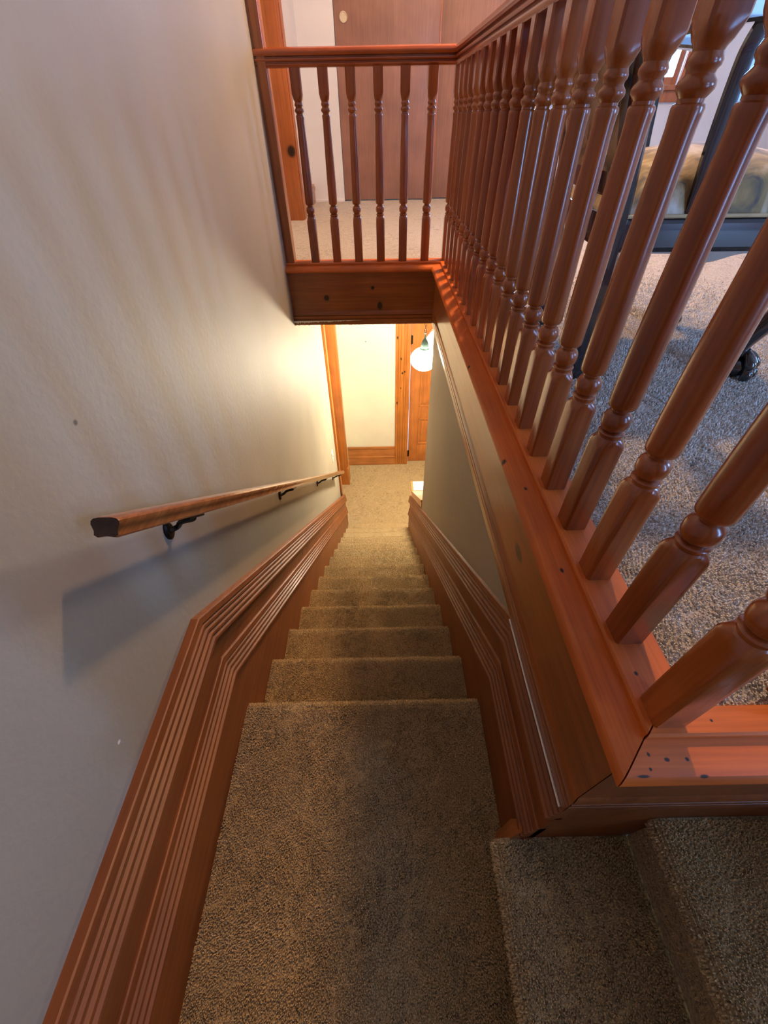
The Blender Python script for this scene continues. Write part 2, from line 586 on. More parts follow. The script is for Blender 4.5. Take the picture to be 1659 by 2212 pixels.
def build_stairs():
    st = thing('staircase', 'straight flight of beige carpeted steps going down to the lower hall', 'staircase', (.39, 1.6, LF))
    for i in range(1, NSTEP + 1):
        o = carpet_step(st, i * GO, -i * RISE, GO + .018)
        o.location = (-.39, -1.6, -LF)
    st2 = thing('staircase', 'short shaded flight of carpeted steps climbing from the landing to the upper floor', 'staircase', (1.1, -.9, 0))
    # steps rising to the right, beside the landing
    for k, (x, z) in enumerate(((.72, .203), (1.0, .42), (1.28, .64))):
        bm = bmesh.new()
        prof = [(x + .318, z), (x + .03, z), (x + .012, z - .003), (x + .003, z - .012), (x, z - .024), (x + .006, z - .036), (x + .03, z - .044), (x + .036, z - .12), (x + .036, z - .215), (x + .318, z - .215)]
        fine = []
        for a, b in zip(prof, prof[1:]):
            m = max(1, int(math.hypot(b[0] - a[0], b[1] - a[1]) / .018))
            fine += [(a[0] + (b[0] - a[0]) * t / m, a[1] + (b[1] - a[1]) * t / m) for t in range(m)]
        fine.append(prof[-1])
        rings = []
        for i in range(91):
            y = -1.60 + (1.60 - .400) * i / 90
            rings.append([(xx + noise.noise((xx * 60, y * 60, zz * 60)) * .003, y, zz + noise.noise((xx * 70, y * 70, zz * 30 + 5)) * .003) for xx, zz in fine])
        add_rings(bm, rings)
        o = from_bm('tread', bm, M_carpet, st2, angle=75)
        o.location = (-1.1, .9, 0)


# ------------------------------------------------------------------ carpet pile on the near surfaces
def add_pile(parent, samples, mat, shift=(0, 0, 0)):
    """samples: (position, normal); one leaning tuft each, joined into one mesh"""
    verts, faces = [], []
    for (x, y, z), (nx, ny, nz) in samples:
        d = abs(noise.noise((x * 13 + 3, y * 13, z * 13)))
        e = noise.noise((x * 4 + 11, y * 4, z * 4))
        h = .0062 * (.75 + .5 * random.random())
        if e > -.05:
            h *= min(1, .30 + d * 7)
        lx = noise.noise((x * 8, y * 8, z + 20)) * .9 + random.uniform(-.5, .5)
        ly = noise.noise((x * 8 + 40, y * 8, z + 20)) * .9 + random.uniform(-.5, .5)
        a = random.random() * 6.283
        r = .0019
        t1 = (1, 0, 0) if abs(nx) < .5 else (0, 1, 0)
        t2 = (ny * t1[2] - nz * t1[1], nz * t1[0] - nx * t1[2], nx * t1[1] - ny * t1[0])
        k = len(verts)
        x, y, z = x + shift[0], y + shift[1], z + shift[2]
        for q in (0, 2.094, 4.189):
            c, s_ = r * math.cos(a + q), r * math.sin(a + q)
            verts.append((x + t1[0] * c + t2[0] * s_ - nx * .001, y + t1[1] * c + t2[1] * s_ - ny * .001, z + t1[2] * c + t2[2] * s_ - nz * .001))
        for q in (0, 2.094, 4.189):
            c, s_ = r * .75 * math.cos(a + q + .5) + lx * h * .6, r * .75 * math.sin(a + q + .5) + ly * h * .6
            verts.append((x + t1[0] * c + t2[0] * s_ + nx * h, y + t1[1] * c + t2[1] * s_ + ny * h, z + t1[2] * c + t2[2] * s_ + nz * h))
        faces += [(k, k + 1, k + 4, k + 3), (k + 1, k + 2, k + 5, k + 4), (k + 2, k, k + 3, k + 5), (k + 3, k + 4, k + 5)]
    me = bpy.data.meshes.new('carpet_pile')
    me.from_pydata(verts, [], faces)
    o = link('carpet_pile', me, mat, parent, angle=0)
    o['kind'] = 'stuff'
    return o


def grid_pts(x0, x1, y0, y1, z, sp):
    out = []
    nx, ny = int((x1 - x0) / sp), int((y1 - y0) / sp)
    for i in range(nx):
        for j in range(ny):
            out.append(((x0 + (i + random.random()) * sp, y0 + (j + random.random()) * sp, z), (0, 0, 1)))
    return out


def nose_pts_y(yf, z, sp, x0=.001, x1=.783):
    out = []
    for q in range(1, 10):
        an = math.radians(90 - 12 * q)
        dy, dz, n = -.022 + .022 * math.cos(an), -.022 + .022 * math.sin(an), (0, math.cos(an), math.sin(an))
        for i in range(int((x1 - x0) / sp)):
            out.append(((x0 + (i + random.random()) * sp, yf + dy, z + dz), n))
    return out


def build_pile():
    f = bpy.data.objects['floor_landing']
    add_pile(f, grid_pts(.002, .784, -.80, -.02, 0, .0042) + nose_pts_y(0, 0, .004), M_pile)
    st = bpy.data.objects['staircase']
    for i, t in enumerate([c for c in st.children if c.name.startswith('tread')]):
        k = i + 1
        sp = .0045 + .0004 * i
        pts = nose_pts_y(k * GO, -k * RISE, sp)
        if i < 10:
            pts += grid_pts(.002, .782, (k - 1) * GO - .02, k * GO - .02, -k * RISE, sp)
        add_pile(t, pts, M_pile)
    f = bpy.data.objects['floor_upper']
    pts = [p for p in grid_pts(.858, 2.1, -.366, 1.75, UF, .0054) if p[0][0] > .868 + noise.noise((p[0][1] * 30, 3, 1)) * .008 and p[0][1] > -.357 + noise.noise((p[0][0] * 30, 7, 1)) * .008]
    pts = [p for p in pts if random.random() < min(1, max(0, (1.75 - p[0][1]) / .9)) and random.random() < min(1, (2.1 - p[0][0]) / .5)]
    add_pile(f, pts, M_pile_up)
    st = bpy.data.objects['staircase.001']
    for t, (x, z) in zip([c for c in st.children if c.name.startswith('tread')][:2], ((.72, .203), (1.0, .42))):
        pts = grid_pts(x + .014, x + .31, -.85, -.404, z, .0044)
        for dx, dz, n in ((.012, -.002, (-.4, 0, .9)), (.006, -.006, (-.7, 0, .7)), (.001, -.013, (-.95, 0, .3)), (-.001, -.022, (-1, 0, 0)), (.003, -.032, (-.9, 0, -.4)), (.034, -.07, (-1, 0, 0)), (.036, -.10, (-1, 0, 0)), (.036, -.13, (-1, 0, 0)), (.036, -.16, (-1, 0, 0))):
            for i in range(110):
                pts.append(((x + dx, -.85 + (i + random.random()) * .00405, z + dz), n))
        add_pile(t, pts, M_pile)


# ------------------------------------------------------------------ skirt boards
def skirt(name, xw, sgn, yk, y0, y1, bands, top_board, mat):
    """bands: (h0, h1) of reeded mouldings; xw wall plane, sgn direction into the well"""
    def sweep(prof, ya, yb):
        bm = bmesh.new()
        ys = [ya]
        if ya < yk < yb:
            ys.append(yk)
        ys.append(yb)
        rings = []
        for y in ys:
            zo = 0 if y <= yk else -SL * (y - yk)
            rings.append([(xw + sgn * d, y, zo + h) for d, h in prof])
        add_rings(bm, rings)
        return bm
    lo0, lo1 = bands[0]
    up0, up1 = bands[1]
    board = [(0, -.32), (.022, -.32), (.022, lo0 + .004), (.014, lo0 + .01), (.014, up0 + .01), (0, up0 + .01)]
    bm = sweep(board, y0, yk)
    base = struct(from_bm(name, bm, mat))
    board2 = [(0, -.32), (.0212, -.32), (.0212, lo0 + .004), (.0135, lo0 + .01), (.0135, up0 + .01), (0, up0 + .01)]
    from_bm('stringer_board', sweep(board2, yk, y1), mat, base)
    for (h0, h1) in bands:
        prof = [(0, h0), (.024, h0)]
        n = 4
        hh = h1 - h0
        prof.append((.027, h0 + .03 * hh))
        for k in range(n):
            a = h0 + hh * (.05 + .72 * k / n)
            b = h0 + hh * (.05 + .72 * (k + 1) / n)
            q = .036 - .0035 * k
            prof += [(q - .008, a + .001), (q - .001, a + (b - a) * .25), (q, a + (b - a) * .5), (q - .001, a + (b - a) * .75), (q - .008, b - .001)]
        prof += [(.024, h0 + hh * .82), (.021, h0 + hh * .98), (.018, h1), (0, h1)]
        from_bm('moulding', sweep(prof, y0, y1), mat, base)
    return base


def build_skirts():
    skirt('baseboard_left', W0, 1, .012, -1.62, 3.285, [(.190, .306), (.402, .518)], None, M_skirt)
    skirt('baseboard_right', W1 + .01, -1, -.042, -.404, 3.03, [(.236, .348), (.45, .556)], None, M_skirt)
    # little bevelled end block at the foot of the right baseboard
    bm = bmesh.new()
    rings = [[(.768, -.365, z0), (.79, -.365, z0), (.79, -.402, z0), (.758, -.402, z0)] for z0 in (.0, .215)]
    rings.append([(.786, -.385, .30), (.79, -.385, .30), (.79, -.395, .30), (.786, -.395, .30)])
    add_rings(bm, rings)
    struct(from_bm('trim_4', bm, M_trim_up))


# ------------------------------------------------------------------ gallery edge: cap, strip, fascia
CAPX, CAPY0, CAPY1 = .753, -.431, 1.892


def build_gallery_edge():
    cap = [(.06, .832), (.012, .832), (.004, .835), (0, .842), (.001, .850), (.006, .856), (.014, .858), (.06, .858)]
    strip = [(.05, .845), (.05, .866), (.053, .870), (.122, .870), (.122, .845)]
    strip_f = [(.047, .845), (.047, .866), (.050, .870), (.082, .870), (.082, .845)]
    fascia = [(.0275, .575), (.045, .575), (.045, .835), (.0275, .835)]
    mould = [(.045, .560), (.024, .560), (.022, .563), (.022, .590), (.026, .592), (.022, .594), (.022, .607), (.027, .610), (.022, .613), (.024, .628), (.0275, .634), (.045, .634)]
    c = CAPX
    runs = [  # name, path, materials
        ('trim_1', [(c, CAPY0), (c, CAPY1)], M_cap, M_fasc_y, 1),
        ('trim_2', [(c, CAPY1), (W0, CAPY1 + .004)], M_cap_x, M_fasc_x, 2),
        ('trim_3', [(1.56, CAPY0), (c, CAPY0)], M_cap_x, M_skirt, 0),
    ]
    full = [(1.56, CAPY0), (c, CAPY0), (c, CAPY1), (W0, CAPY1)]

    def mitred(prof, idx):
        """one leg of the U with its mitre ends"""
        P = [Vector(p) for p in full]
        rings = []
        for i in (idx, idx + 1):
            p = P[i]
            def rn(a, b):
                d = (b - a).normalized()
                return Vector((d.y, -d.x))
            if i == 0:
                m = rn(P[0], P[1])
            elif i == 3:
                m = rn(P[2], P[3])
            else:
                a, b = rn(P[i - 1], p), rn(p, P[i + 1])
                m = (a + b).normalized()
                m = m / m.dot(a)
            rings.append([(p.x + m.x * n, p.y + m.y * n, z) for n, z in prof])
        if idx == 0:    # open mitre joint at the near corner
            rings[1] = [(x + .0022, y - .0002, z) for x, y, z in rings[1]]
        if idx == 2:    # the far edge stands very slightly askew
            rings = [[(x, y + .010 - .016 * x, z) for x, y, z in r] for r in rings]
        bm = bmesh.new()
        add_rings(bm, rings)
        return bm
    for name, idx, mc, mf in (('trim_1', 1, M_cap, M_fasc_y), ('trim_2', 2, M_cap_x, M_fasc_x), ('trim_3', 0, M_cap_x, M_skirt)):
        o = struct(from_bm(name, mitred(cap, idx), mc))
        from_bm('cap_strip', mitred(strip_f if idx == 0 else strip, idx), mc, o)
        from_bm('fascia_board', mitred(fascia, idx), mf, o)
        from_bm('moulding', mitred(mould, idx), mf, o)
    # pale caulk bead between the baseboard and the fascia
    bm = bmesh.new()
    tube(bm, [(.7735, -.402, .5585), (.7735, -.2, .558), (.774, -.03, .558)], .0022, 6)
    struct(from_bm('trim_11', bm, M_white))
    # wall under the front cap beside the rising steps
    struct(box('wall_stair_side', (CAPX + .045, 1.56, -.3995, -.36, -.1, .84), M_skirt, bev=0))


# ------------------------------------------------------------------ balustrade
def square_ring(h, z, blend, n=32):
    out = []
    for k in range(n):
        a = 2 * math.pi * (k + .5) / n
        c, s = math.cos(a), math.sin(a)
        sq = h / max(abs(c), abs(s))
        out.append((c, s, sq))
    return out


def baluster_mesh():
    h = .0208
    prof = [  # z, radius, squareness
        (0, h, 1), (.193, h, 1), (.200, h * .99, .55), (.207, .0195, 0), (.209, .0172, 0), (.212, .0172, 0), (.2135, .0192, 0), (.2165, .0196, 0), (.2185, .0178, 0), (.2195, .0135, 0),
        (.2215, .0150, 0), (.2255, .0184, 0), (.231, .0204, 0), (.237, .0208, 0), (.243, .0204, 0), (.2485, .0184, 0), (.2525, .0150, 0), (.2545, .0125, 0), (.259, .0125, 0),
        (.260, .0178, 0), (.2625, .0200, 0), (.268, .0208, 0), (.30, .0210, 0), (.36, .0207, 0), (.43, .0196, 0), (.50, .0180, 0), (.545, .0168, 0), (.565, .0166, 0), (.577, .0174, 0), (.583, .0178, 0), (.586, .0166, 0), (.5875, .0140, 0),
        (.591, .0140, 0), (.594, .0165, 0), (.598, .0196, 0), (.6015, .0202, 0), (.605, .0190, 0), (.608, .0160, 0), (.610, .0145, 0), (.613, .0150, 0), (.616, .0176, 0), (.620, .0180, 0), (.623, .0165, 0), (.626, .0152, 0), (.629, .0162, 0), (.634, .0195, .15), (.642, h * .98, .7), (.650, h, 1), (.712, h, 1)]
    n = 32
    rings = []
    zk = [(0, 0), (.237, .226), (.6015, .584), (.65, .634), (.712, .712)]

    def zmap(z):
        for (a, a2), (b_, b2) in zip(zk, zk[1:]):
            if z <= b_:
                return a2 + (b2 - a2) * (z - a) / (b_ - a)
        return z
    for z, r, q in prof:
        z = zmap(z)
        ring = []
        for k in range(n):
            a = 2 * math.pi * (k + .5) / n
            c, s = math.cos(a), math.sin(a)
            sq = r / max(abs(c), abs(s))
            sq = min(sq, r * 1.345)
            rr = r * (1 - q) + sq * q
            ring.append((rr * c, rr * s, z))
        rings.append(ring)
    bm = bmesh.new()
    add_rings(bm, rings)
    bmesh.ops.recalc_face_normals(bm, faces=bm.faces)
    me = bpy.data.meshes.new('baluster')
    bm.to_mesh(me)
    bm.free()
    me.materials.append(M_bal)
    me.shade_smooth()
    me.set_sharp_from_angle(angle=math.radians(38))
    return me


BX, BY = .834, 1.972


def build_balustrade():
    b = thing('balustrade', 'reddish wooden balustrade of turned spindles around the stairwell edge', 'balustrade', (BX, BY, .87))
    rp = [(-.019, 1.5795), (-.021, 1.584), (-.0255, 1.587), (-.0255, 1.5905), (-.019, 1.592), (-.019, 1.5955), (-.0285, 1.597), (-.030, 1.601), (-.0285, 1.605), (-.0195, 1.6065), (-.0195, 1.6105), (-.032, 1.6125), (-.035, 1.617), (-.035, 1.625), (-.031, 1.632), (-.022, 1.636), (-.010, 1.638)]
    prof = rp + [(-n, z) for n, z in rp[::-1]]
    inv = Matrix.Translation((-BX, -BY, -.87))
    rings_y = [[(BX + n, -.43, z) for n, z in prof], [(BX + n, BY + n * -1, z) for n, z in prof]]
    # right run; mitre at the far corner
    rings_y = [[(BX + n, -.345 + n, z) for n, z in prof], [(BX + n, BY + n, z) for n, z in prof]]
    bm = bmesh.new()
    add_rings(bm, rings_y)
    bmesh.ops.transform(bm, matrix=inv, verts=bm.verts)
    from_bm('top_rail', bm, M_rail, b)
    rings_x = [[(BX + n, BY + n, z) for n, z in prof], [(W0 + .001, BY + .012 + n, z) for n, z in prof]]
    bm = bmesh.new()
    add_rings(bm, rings_x)
    bmesh.ops.transform(bm, matrix=inv, verts=bm.verts)
    from_bm('top_rail', bm, M_rail_x, b)
    me = baluster_mesh()
    rings_f = [[(1.53, -.345 + n, z) for n, z in prof], [(BX + n, -.345 + n, z) for n, z in prof]]
    bm = bmesh.new()
    add_rings(bm, rings_f)
    bmesh.ops.transform(bm, matrix=inv, verts=bm.verts)
    from_bm('top_rail', bm, M_rail_x, b)
    pos = [(1.01 + .1152 * k, -.345) for k in range(5)] + [(BX, -.354 + k * .1149) for k in range(20)] + [(BX, BY)] + [(.137 + .1166 * k, BY + .010 - .012 * k / 5) for k in range(6)]
    for (x, y) in pos:
        o = bpy.data.objects.new('baluster', me)
        COL.objects.link(o)
        o.parent = b
        o.location = (x - BX, y - BY, -.002)
        o.rotation_euler = (0, 0, random.choice((0, 1, 2, 3)) * math.pi / 2 + random.uniform(-.03, .03))


# ------------------------------------------------------------------ wall handrail
def build_handrail():
    d = Vector((0, GO, -RISE)).normalized()
    u = Vector((0, -d.z, d.y))
    c0 = Vector((.045, -.109, .982))
    t = thing('handrail', 'wooden handrail on dark metal brackets along the cream stair wall', 'handrail', (.045, -.109, .982))
    w2, h2 = .0242, .0165
    pts = [(-.6, -1), (-.85, -.75), (-.82, -.35), (-.9, .0), (-1, .35), (-.97, .7), (-.8, .93), (-.45, 1.04), (.45, 1.04), (.8, .93), (.97, .7), (1, .35), (.9, .0), (.82, -.35), (.85, -.75), (.6, -1), (.1, -.9), (-.1, -.9)]
    bm = bmesh.new()
    L = 3.72
    rings = []
    for s, sc in ((0, .93), (.004, 1), (L - .004, 1), (L, .93)):
        rings.append([d * s + Vector((a * w2 * sc, 0, 0)) + u * (b_ * h2 * sc) for a, b_ in pts])
    vr = add_rings(bm, rings)
    o = from_bm('rail', bm, M_grab, t)
    o.data.materials.append(M_endg)
    for f in o.data.polygons:
        if len(f.vertices) > 4:
            f.material_index = 1
    for (y, z) in ((.10, .755), (.913, .135), (1.805, -.545), (2.668, -1.205)):
        xw = W0 - c0.x if y < 1.96 else W0 - c0.x - .0225 * (y - 1.96)
        # wall plate, curved arm, saddle
        s = (y + .02 - c0.y) / d.y
        under = d * s - u * (h2 + .002)
        wp = Vector((xw, y - c0.y, z - c0.z))
        bm = bmesh.new()
        path = [wp + Vector((.006, 0, 0)), wp + Vector((.022, .008, .004)), Vector((xw * .35, under.y - .012, (wp.z + under.z) / 2 + .012)), under + Vector((0, -.004, -.006)), under]
        tube(bm, smooth_path([tuple(p) for p in path], 6), .0065, 8)
        br = from_bm('bracket', bm, M_iron, t)
        bm = bmesh.new()
        rings = [[(xw + q, wp.y + .017 * sc * math.cos(a), wp.z + .026 * sc * math.sin(a)) for a in [2 * math.pi * k / 16 for k in range(16)]] for q, sc in ((0, 1), (.004, 1), (.008, .75))]
        add_rings(bm, rings)
        from_bm('wall_plate', bm, M_iron, br)
        bm = bmesh.new()
        rings = [[under + d * (q * .036) + Vector((a * .011, 0, 0)) + u * e for a, e in ((-1, -.004), (1, -.004), (1, .002), (-1, .002))] for q in (-1, 1)]
        add_rings(bm, rings)
        from_bm('saddle', bm, M_iron, br)


# ------------------------------------------------------------------ lower hall
def casing(name, b, mat, axis='z', reeds=3, face='y'):
    """flat casing with raised edge beads as one board plus bead children"""
    x0, x1, y0, y1, z0, z1 = b
    o = struct(box(name, b, mat, bev=.004))
    for k in range(reeds):
        f = (k + .5) / reeds
        if face == 'y':
            xc = x0 + (x1 - x0) * (.12 + .76 * f)
            box('bead', (xc - .009, xc + .009, y0 - .007, y0 + .002, z0 + .001, z1 - .001), mat, o, bev=.004)
        else:
            yc = y0 + (y1 - y0) * (.12 + .76 * f)
            box('bead', (x1 - .002, x1 + .007, yc - .009, yc + .009, z0 + .001, z1 - .001), mat, o, bev=.004)
    return o


def build_lower_hall():
    # casing on the end of the stair wall
    o = struct(box('trim_5', (-.085, -.036, 3.20, 3.335, -2.62, LC), M_trim_z, bev=.004))
    for y in (3.205, 3.235, 3.27):
        box('bead', (-.040, -.028, y, y + .022, -2.62, LC - .002), M_trim_z, o, bev=.005)
    # doorway casing on the hall's left wall: jamb and face
    o = struct(box('trim_6', (-.17, -.068, 4.275, 4.30, LF, LC), M_trim_z, bev=.003))
    box('casing_face', (-.075, -.052, 4.28, 4.43, LF, LC), M_trim_z, o, bev=.004)
    for y in (4.30, 4.345, 4.385):
        box('bead', (-.055, -.044, y, y + .028, LF, LC), M_trim_z, o, bev=.005)
    box('plinth', (-.078, -.036, 4.272, 4.475, LF, LF + .32), M_trim_z, o, bev=.006)
    # closed leaf in that doorway
    d = struct(box('door_2', (-.26, -.19, 3.335, 4.285, LF, .30), M_door, bev=.004))
    for (z0, z1) in ((-2.4, -1.6), (-1.45, -.4)):
        for (y0, y1) in ((3.45, 3.76), (3.86, 4.17)):
            box('panel', (-.192, -.184, y0, y1, z0, z1), M_door, d, bev=.008)
    # baseboard on the back wall
    b = struct(box('baseboard_hall', (-.075, .676, 4.778, 4.80, LF, -2.33), M_trim_x, bev=.003))
    box('moulding', (-.075, .676, 4.766, 4.79, -2.355, -2.315), M_trim_x, b, bev=.006)
    box('moulding', (-.075, .676, 4.760, 4.785, -2.535, -2.495), M_trim_x, b, bev=.007)
    box('shoe', (-.075, .676, 4.762, 4.79, LF, -2.52), M_trim_x, b, bev=.004)
    # casing beside the entrance door
    o = struct(box('trim_7', (.676, .875, 4.775, 4.86, LF, LC), M_trim_z, bev=.003))
    for x, wd in ((.680, .03), (.715, .022), (.745, .04), (.792, .022), (.822, .05)):
        box('bead', (x, x + wd, 4.764, 4.78, LF, LC), M_trim_z, o, bev=.006)
    struct(box('trim_8', (1.75, 1.92, 4.775, 4.86, LF, LC), M_trim_z, bev=.003))
    # entrance door with an arched light
    x0, x1, yf, yb = .885, 1.75, 4.862, 4.905
    zc, rx, rz = -.86, .30, .36
    xc = (x0 + x1) / 2
    bm = bmesh.new()
    # face plate around the arched opening, built as strips
    n = 28
    arch = [(xc - rx * math.cos(math.pi * k / n), zc + rz * math.sin(math.pi * k / n)) for k in range(n + 1)]
    outer = []
    ztop = -.43
    for k in range(n + 1):
        a = math.pi * k / n
        c, s = -math.cos(a), math.sin(a)
        t = min((x1 - xc) / max(1e-6, abs(c)), (ztop - zc) / max(1e-6, s))
        outer.append((xc + c * t, zc + s * t))
    for y, flip in ((yf, 0), (yb, 1)):
        A = [bm.verts.new((x, y, z)) for x, z in arch]
        B = [bm.verts.new((x, y, z)) for x, z in outer]
        for k in range(n):
            bm.faces.new((A[k], A[k + 1], B[k + 1], B[k]))
        c1, c2 = bm.verts.new((x0, y, ztop)), bm.verts.new((x1, y, ztop))
        for k in range(n):
            if outer[k][0] == x0 or (abs(outer[k][0] - x0) < 1e-6 and abs(outer[k + 1][1] - ztop) < 1e-6):
                pass
        L = [bm.verts.new((x, y, z)) for x, z in ((x0, LF + .004), (x1, LF + .004), (x1, zc), (x0, zc))]
        bm.faces.new(L)
    A0 = [bm.verts.new((x, yf, z)) for x, z in arch]
    A1 = [bm.verts.new((x, yb, z)) for x, z in arch]
    for k in range(n):
        bm.faces.new((A0[k], A0[k + 1], A1[k + 1], A1[k]))
    add_box(bm, x0, x1, yf + .002, yb - .002, LF + .004, zc - .0)
    d = struct(from_bm('door_1', bm, M_door, angle=30))
    d['label'] = 'orange pine entrance door with arched window'
    for (a, b_, z0, z1) in ((x0, 1.03, LF + .004, zc - .03), (1.27, 1.37, LF + .004, zc - .03), (1.61, x1, LF + .004, zc - .03)):
        box('stile', (a, b_, yf - .016, yf + .004, z0, z1), M_door, d, bev=.003)
    for (z0, z1) in ((LF + .004, -2.32), (-1.86, -1.66), (-.98, zc - .03)):
        for (a, b_) in ((1.03, 1.27), (1.37, 1.61)):
            box('cross_rail', (a, b_, yf - .016, yf + .004, z0, z1), M_door, d, bev=.003)
    for (z0, z1) in ((-2.32, -1.86), (-1.66, -.98)):
        for (a, b_) in ((1.03, 1.27), (1.37, 1.61)):
            p = box('panel', (a + .05, b_ - .05, yf - .012, yf + .004, z0 + .05, z1 - .05), M_door, d, bev=.008)
            bm = bmesh.new()
            for (q0, q1, w0, w1) in ((a, b_, z0, z0 + .02), (a, b_, z1 - .02, z1), (a, a + .02, z0, z1), (b_ - .02, b_, z0, z1)):
                add_box(bm, q0, q1, yf - .026, yf + .002, w0, w1, bev=.007)
            from_bm('panel_moulding', bm, M_door, p)
    # arch moulding, glass, spokes
    bm = bmesh.new()
    tube(bm, [(x, yf - .004, z) for x, z in arch] , .013, 8)
    tube(bm, [(xc - rx, yf - .004, zc), (xc + rx, yf - .004, zc)], .013, 8)
    fr = from_bm('window_frame', bm, M_door, d)
    bm = bmesh.new()
    vs = [bm.verts.new((x, yf + .02, z)) for x, z in arch]
    bm.faces.new(vs)
    vs2 = [bm.verts.new((x, yf + .026, z)) for x, z in arch]
    bm.faces.new(vs2)
    from_bm('pane', bm, M_skyglass, fr, angle=0)
    for a in (45, 90, 135):
        bm = bmesh.new()
        ca, sa = math.cos(math.radians(a)), math.sin(math.radians(a))
        tube(bm, [(xc + .06 * ca, yf + .01, zc + .06 * sa), (xc + rx * ca, yf + .01, zc + rz * sa)], .009, 6)
        from_bm('muntin', bm, M_white, fr)
    for z in (-.68, -2.50):
        bm = bmesh.new()
        tube(bm, [(.880, 4.842, z - .06), (.880, 4.842, z + .06)], .009, 8)
        add_box(bm, .882, .905, 4.842, 4.850, z - .055, z + .055)
        from_bm('hinge', bm, M_iron, d)
    # half wall with a sloping wooden cap on the open side of the flight
    sl = lambda y: -1.53 - SL * (y - 2.78)
    bm = bmesh.new()
    yz = [(1.93, LF), (1.93, sl(1.93)), (2.78, sl(2.78)), (2.93, sl(2.78)), (2.93, LF)]
    rings = [[(x, y, z) for y, z in yz] for x in (.803, .915)]
    add_rings(bm, rings)
    hw = struct(from_bm('wall_half', bm, M_wall, angle=20))
    for nm, (xa, xb), (o0, o1), ye in (('cap', (.786, .99), (.004, .030), 2.945), ('moulding', (.792, .803), (-.055, .004), 2.935)):
        bm = bmesh.new()
        low = [(1.935, sl(1.935) + o0), (2.78, sl(2.78) + o0), (ye, sl(2.78) + o0)]
        hi = [(y, z - o0 + o1) for y, z in low]
        rings = [[(x, y, z) for y, z in low + hi[::-1]] for x in (xa, xb)]
        add_rings(bm, rings)
        from_bm(nm, bm, M_trim_z if nm == 'cap' else M_trim_x, hw)
    # white printed sheet lying on the cap
    bm = bmesh.new()
    zt = sl(2.78) + .030
    add_box(bm, .808, .965, 2.788, 2.938, zt + .0005, zt + .003)
    tag(from_bm('paper_sheet', bm, M_paper, angle=0), 'white printed sheet lying on the cap of the half wall', 'paper')
    # light switch by the hall doorway
    sw = thing('light_switch', 'light switch plate on the stair wall near the hall doorway', 'switch', (-.042, 2.86, -1.07))
    box('plate', (0, .007, -.036, .036, -.06, .06), M_white, sw, bev=.002)
    box('toggle', (.006, .018, -.006, .006, -.004, .014), M_white, sw, bev=.002)


def build_pendant():
    cx, cy, cz = .889, 3.25, -.24
    t = thing('pendant_lamp', 'glowing white globe pendant on a chain above the stair foot', 'lamp', (cx, cy, cz))
    bm = bmesh.new()
    n = 20
    prof = [(max(.004, .127 * math.sin(math.pi * k / n)), -.105 * math.cos(math.pi * k / n)) for k in range(n + 1)]
    add_rings(bm, lathe_rings(prof, 36))
    from_bm('globe', bm, M_globe, t, angle=60)
    bm = bmesh.new()
    prof = [(.050, .086), (.047, .098), (.040, .104), (.037, .115), (.036, .135), (.031, .155), (.022, .175), (.012, .190), (.007, .205), (.0055, .235), (.009, .238), (.009, .246), (.004, .250)]
    vr = lathe_rings(prof, 28)
    # scalloped rim
    for k in range(28):
        x, y, z = vr[0][k]
        f = 1 + .07 * math.cos(k * math.pi / 2)
        vr[0][k] = (x * f, y * f, z)
    add_rings(bm, vr)
    from_bm('fitter_cap', bm, M_verd, t, angle=50)
    bm = bmesh.new()
    z, k = .245, 0
    top = LC - cz - .03
    while z < top:
        pts = []
        for q in range(13):
            a = 2 * math.pi * q / 12
            ex, ez = .009 * math.cos(a), .0185 * math.sin(a)
            pts.append((ex, 0, z + .017 + ez) if k % 2 == 0 else (0, ex, z + .017 + ez))
        tube(bm, pts, .0024, 6, caps=False)
        z += .030
        k += 1
    from_bm('chain', bm, M_iron, t)
    bm = bmesh.new()
    add_rings(bm, lathe_rings([(.006, top - .012), (.02, top - .006), (.055, top + .008), (.06, top + .028)], 24))
    from_bm('canopy', bm, M_verd, t)


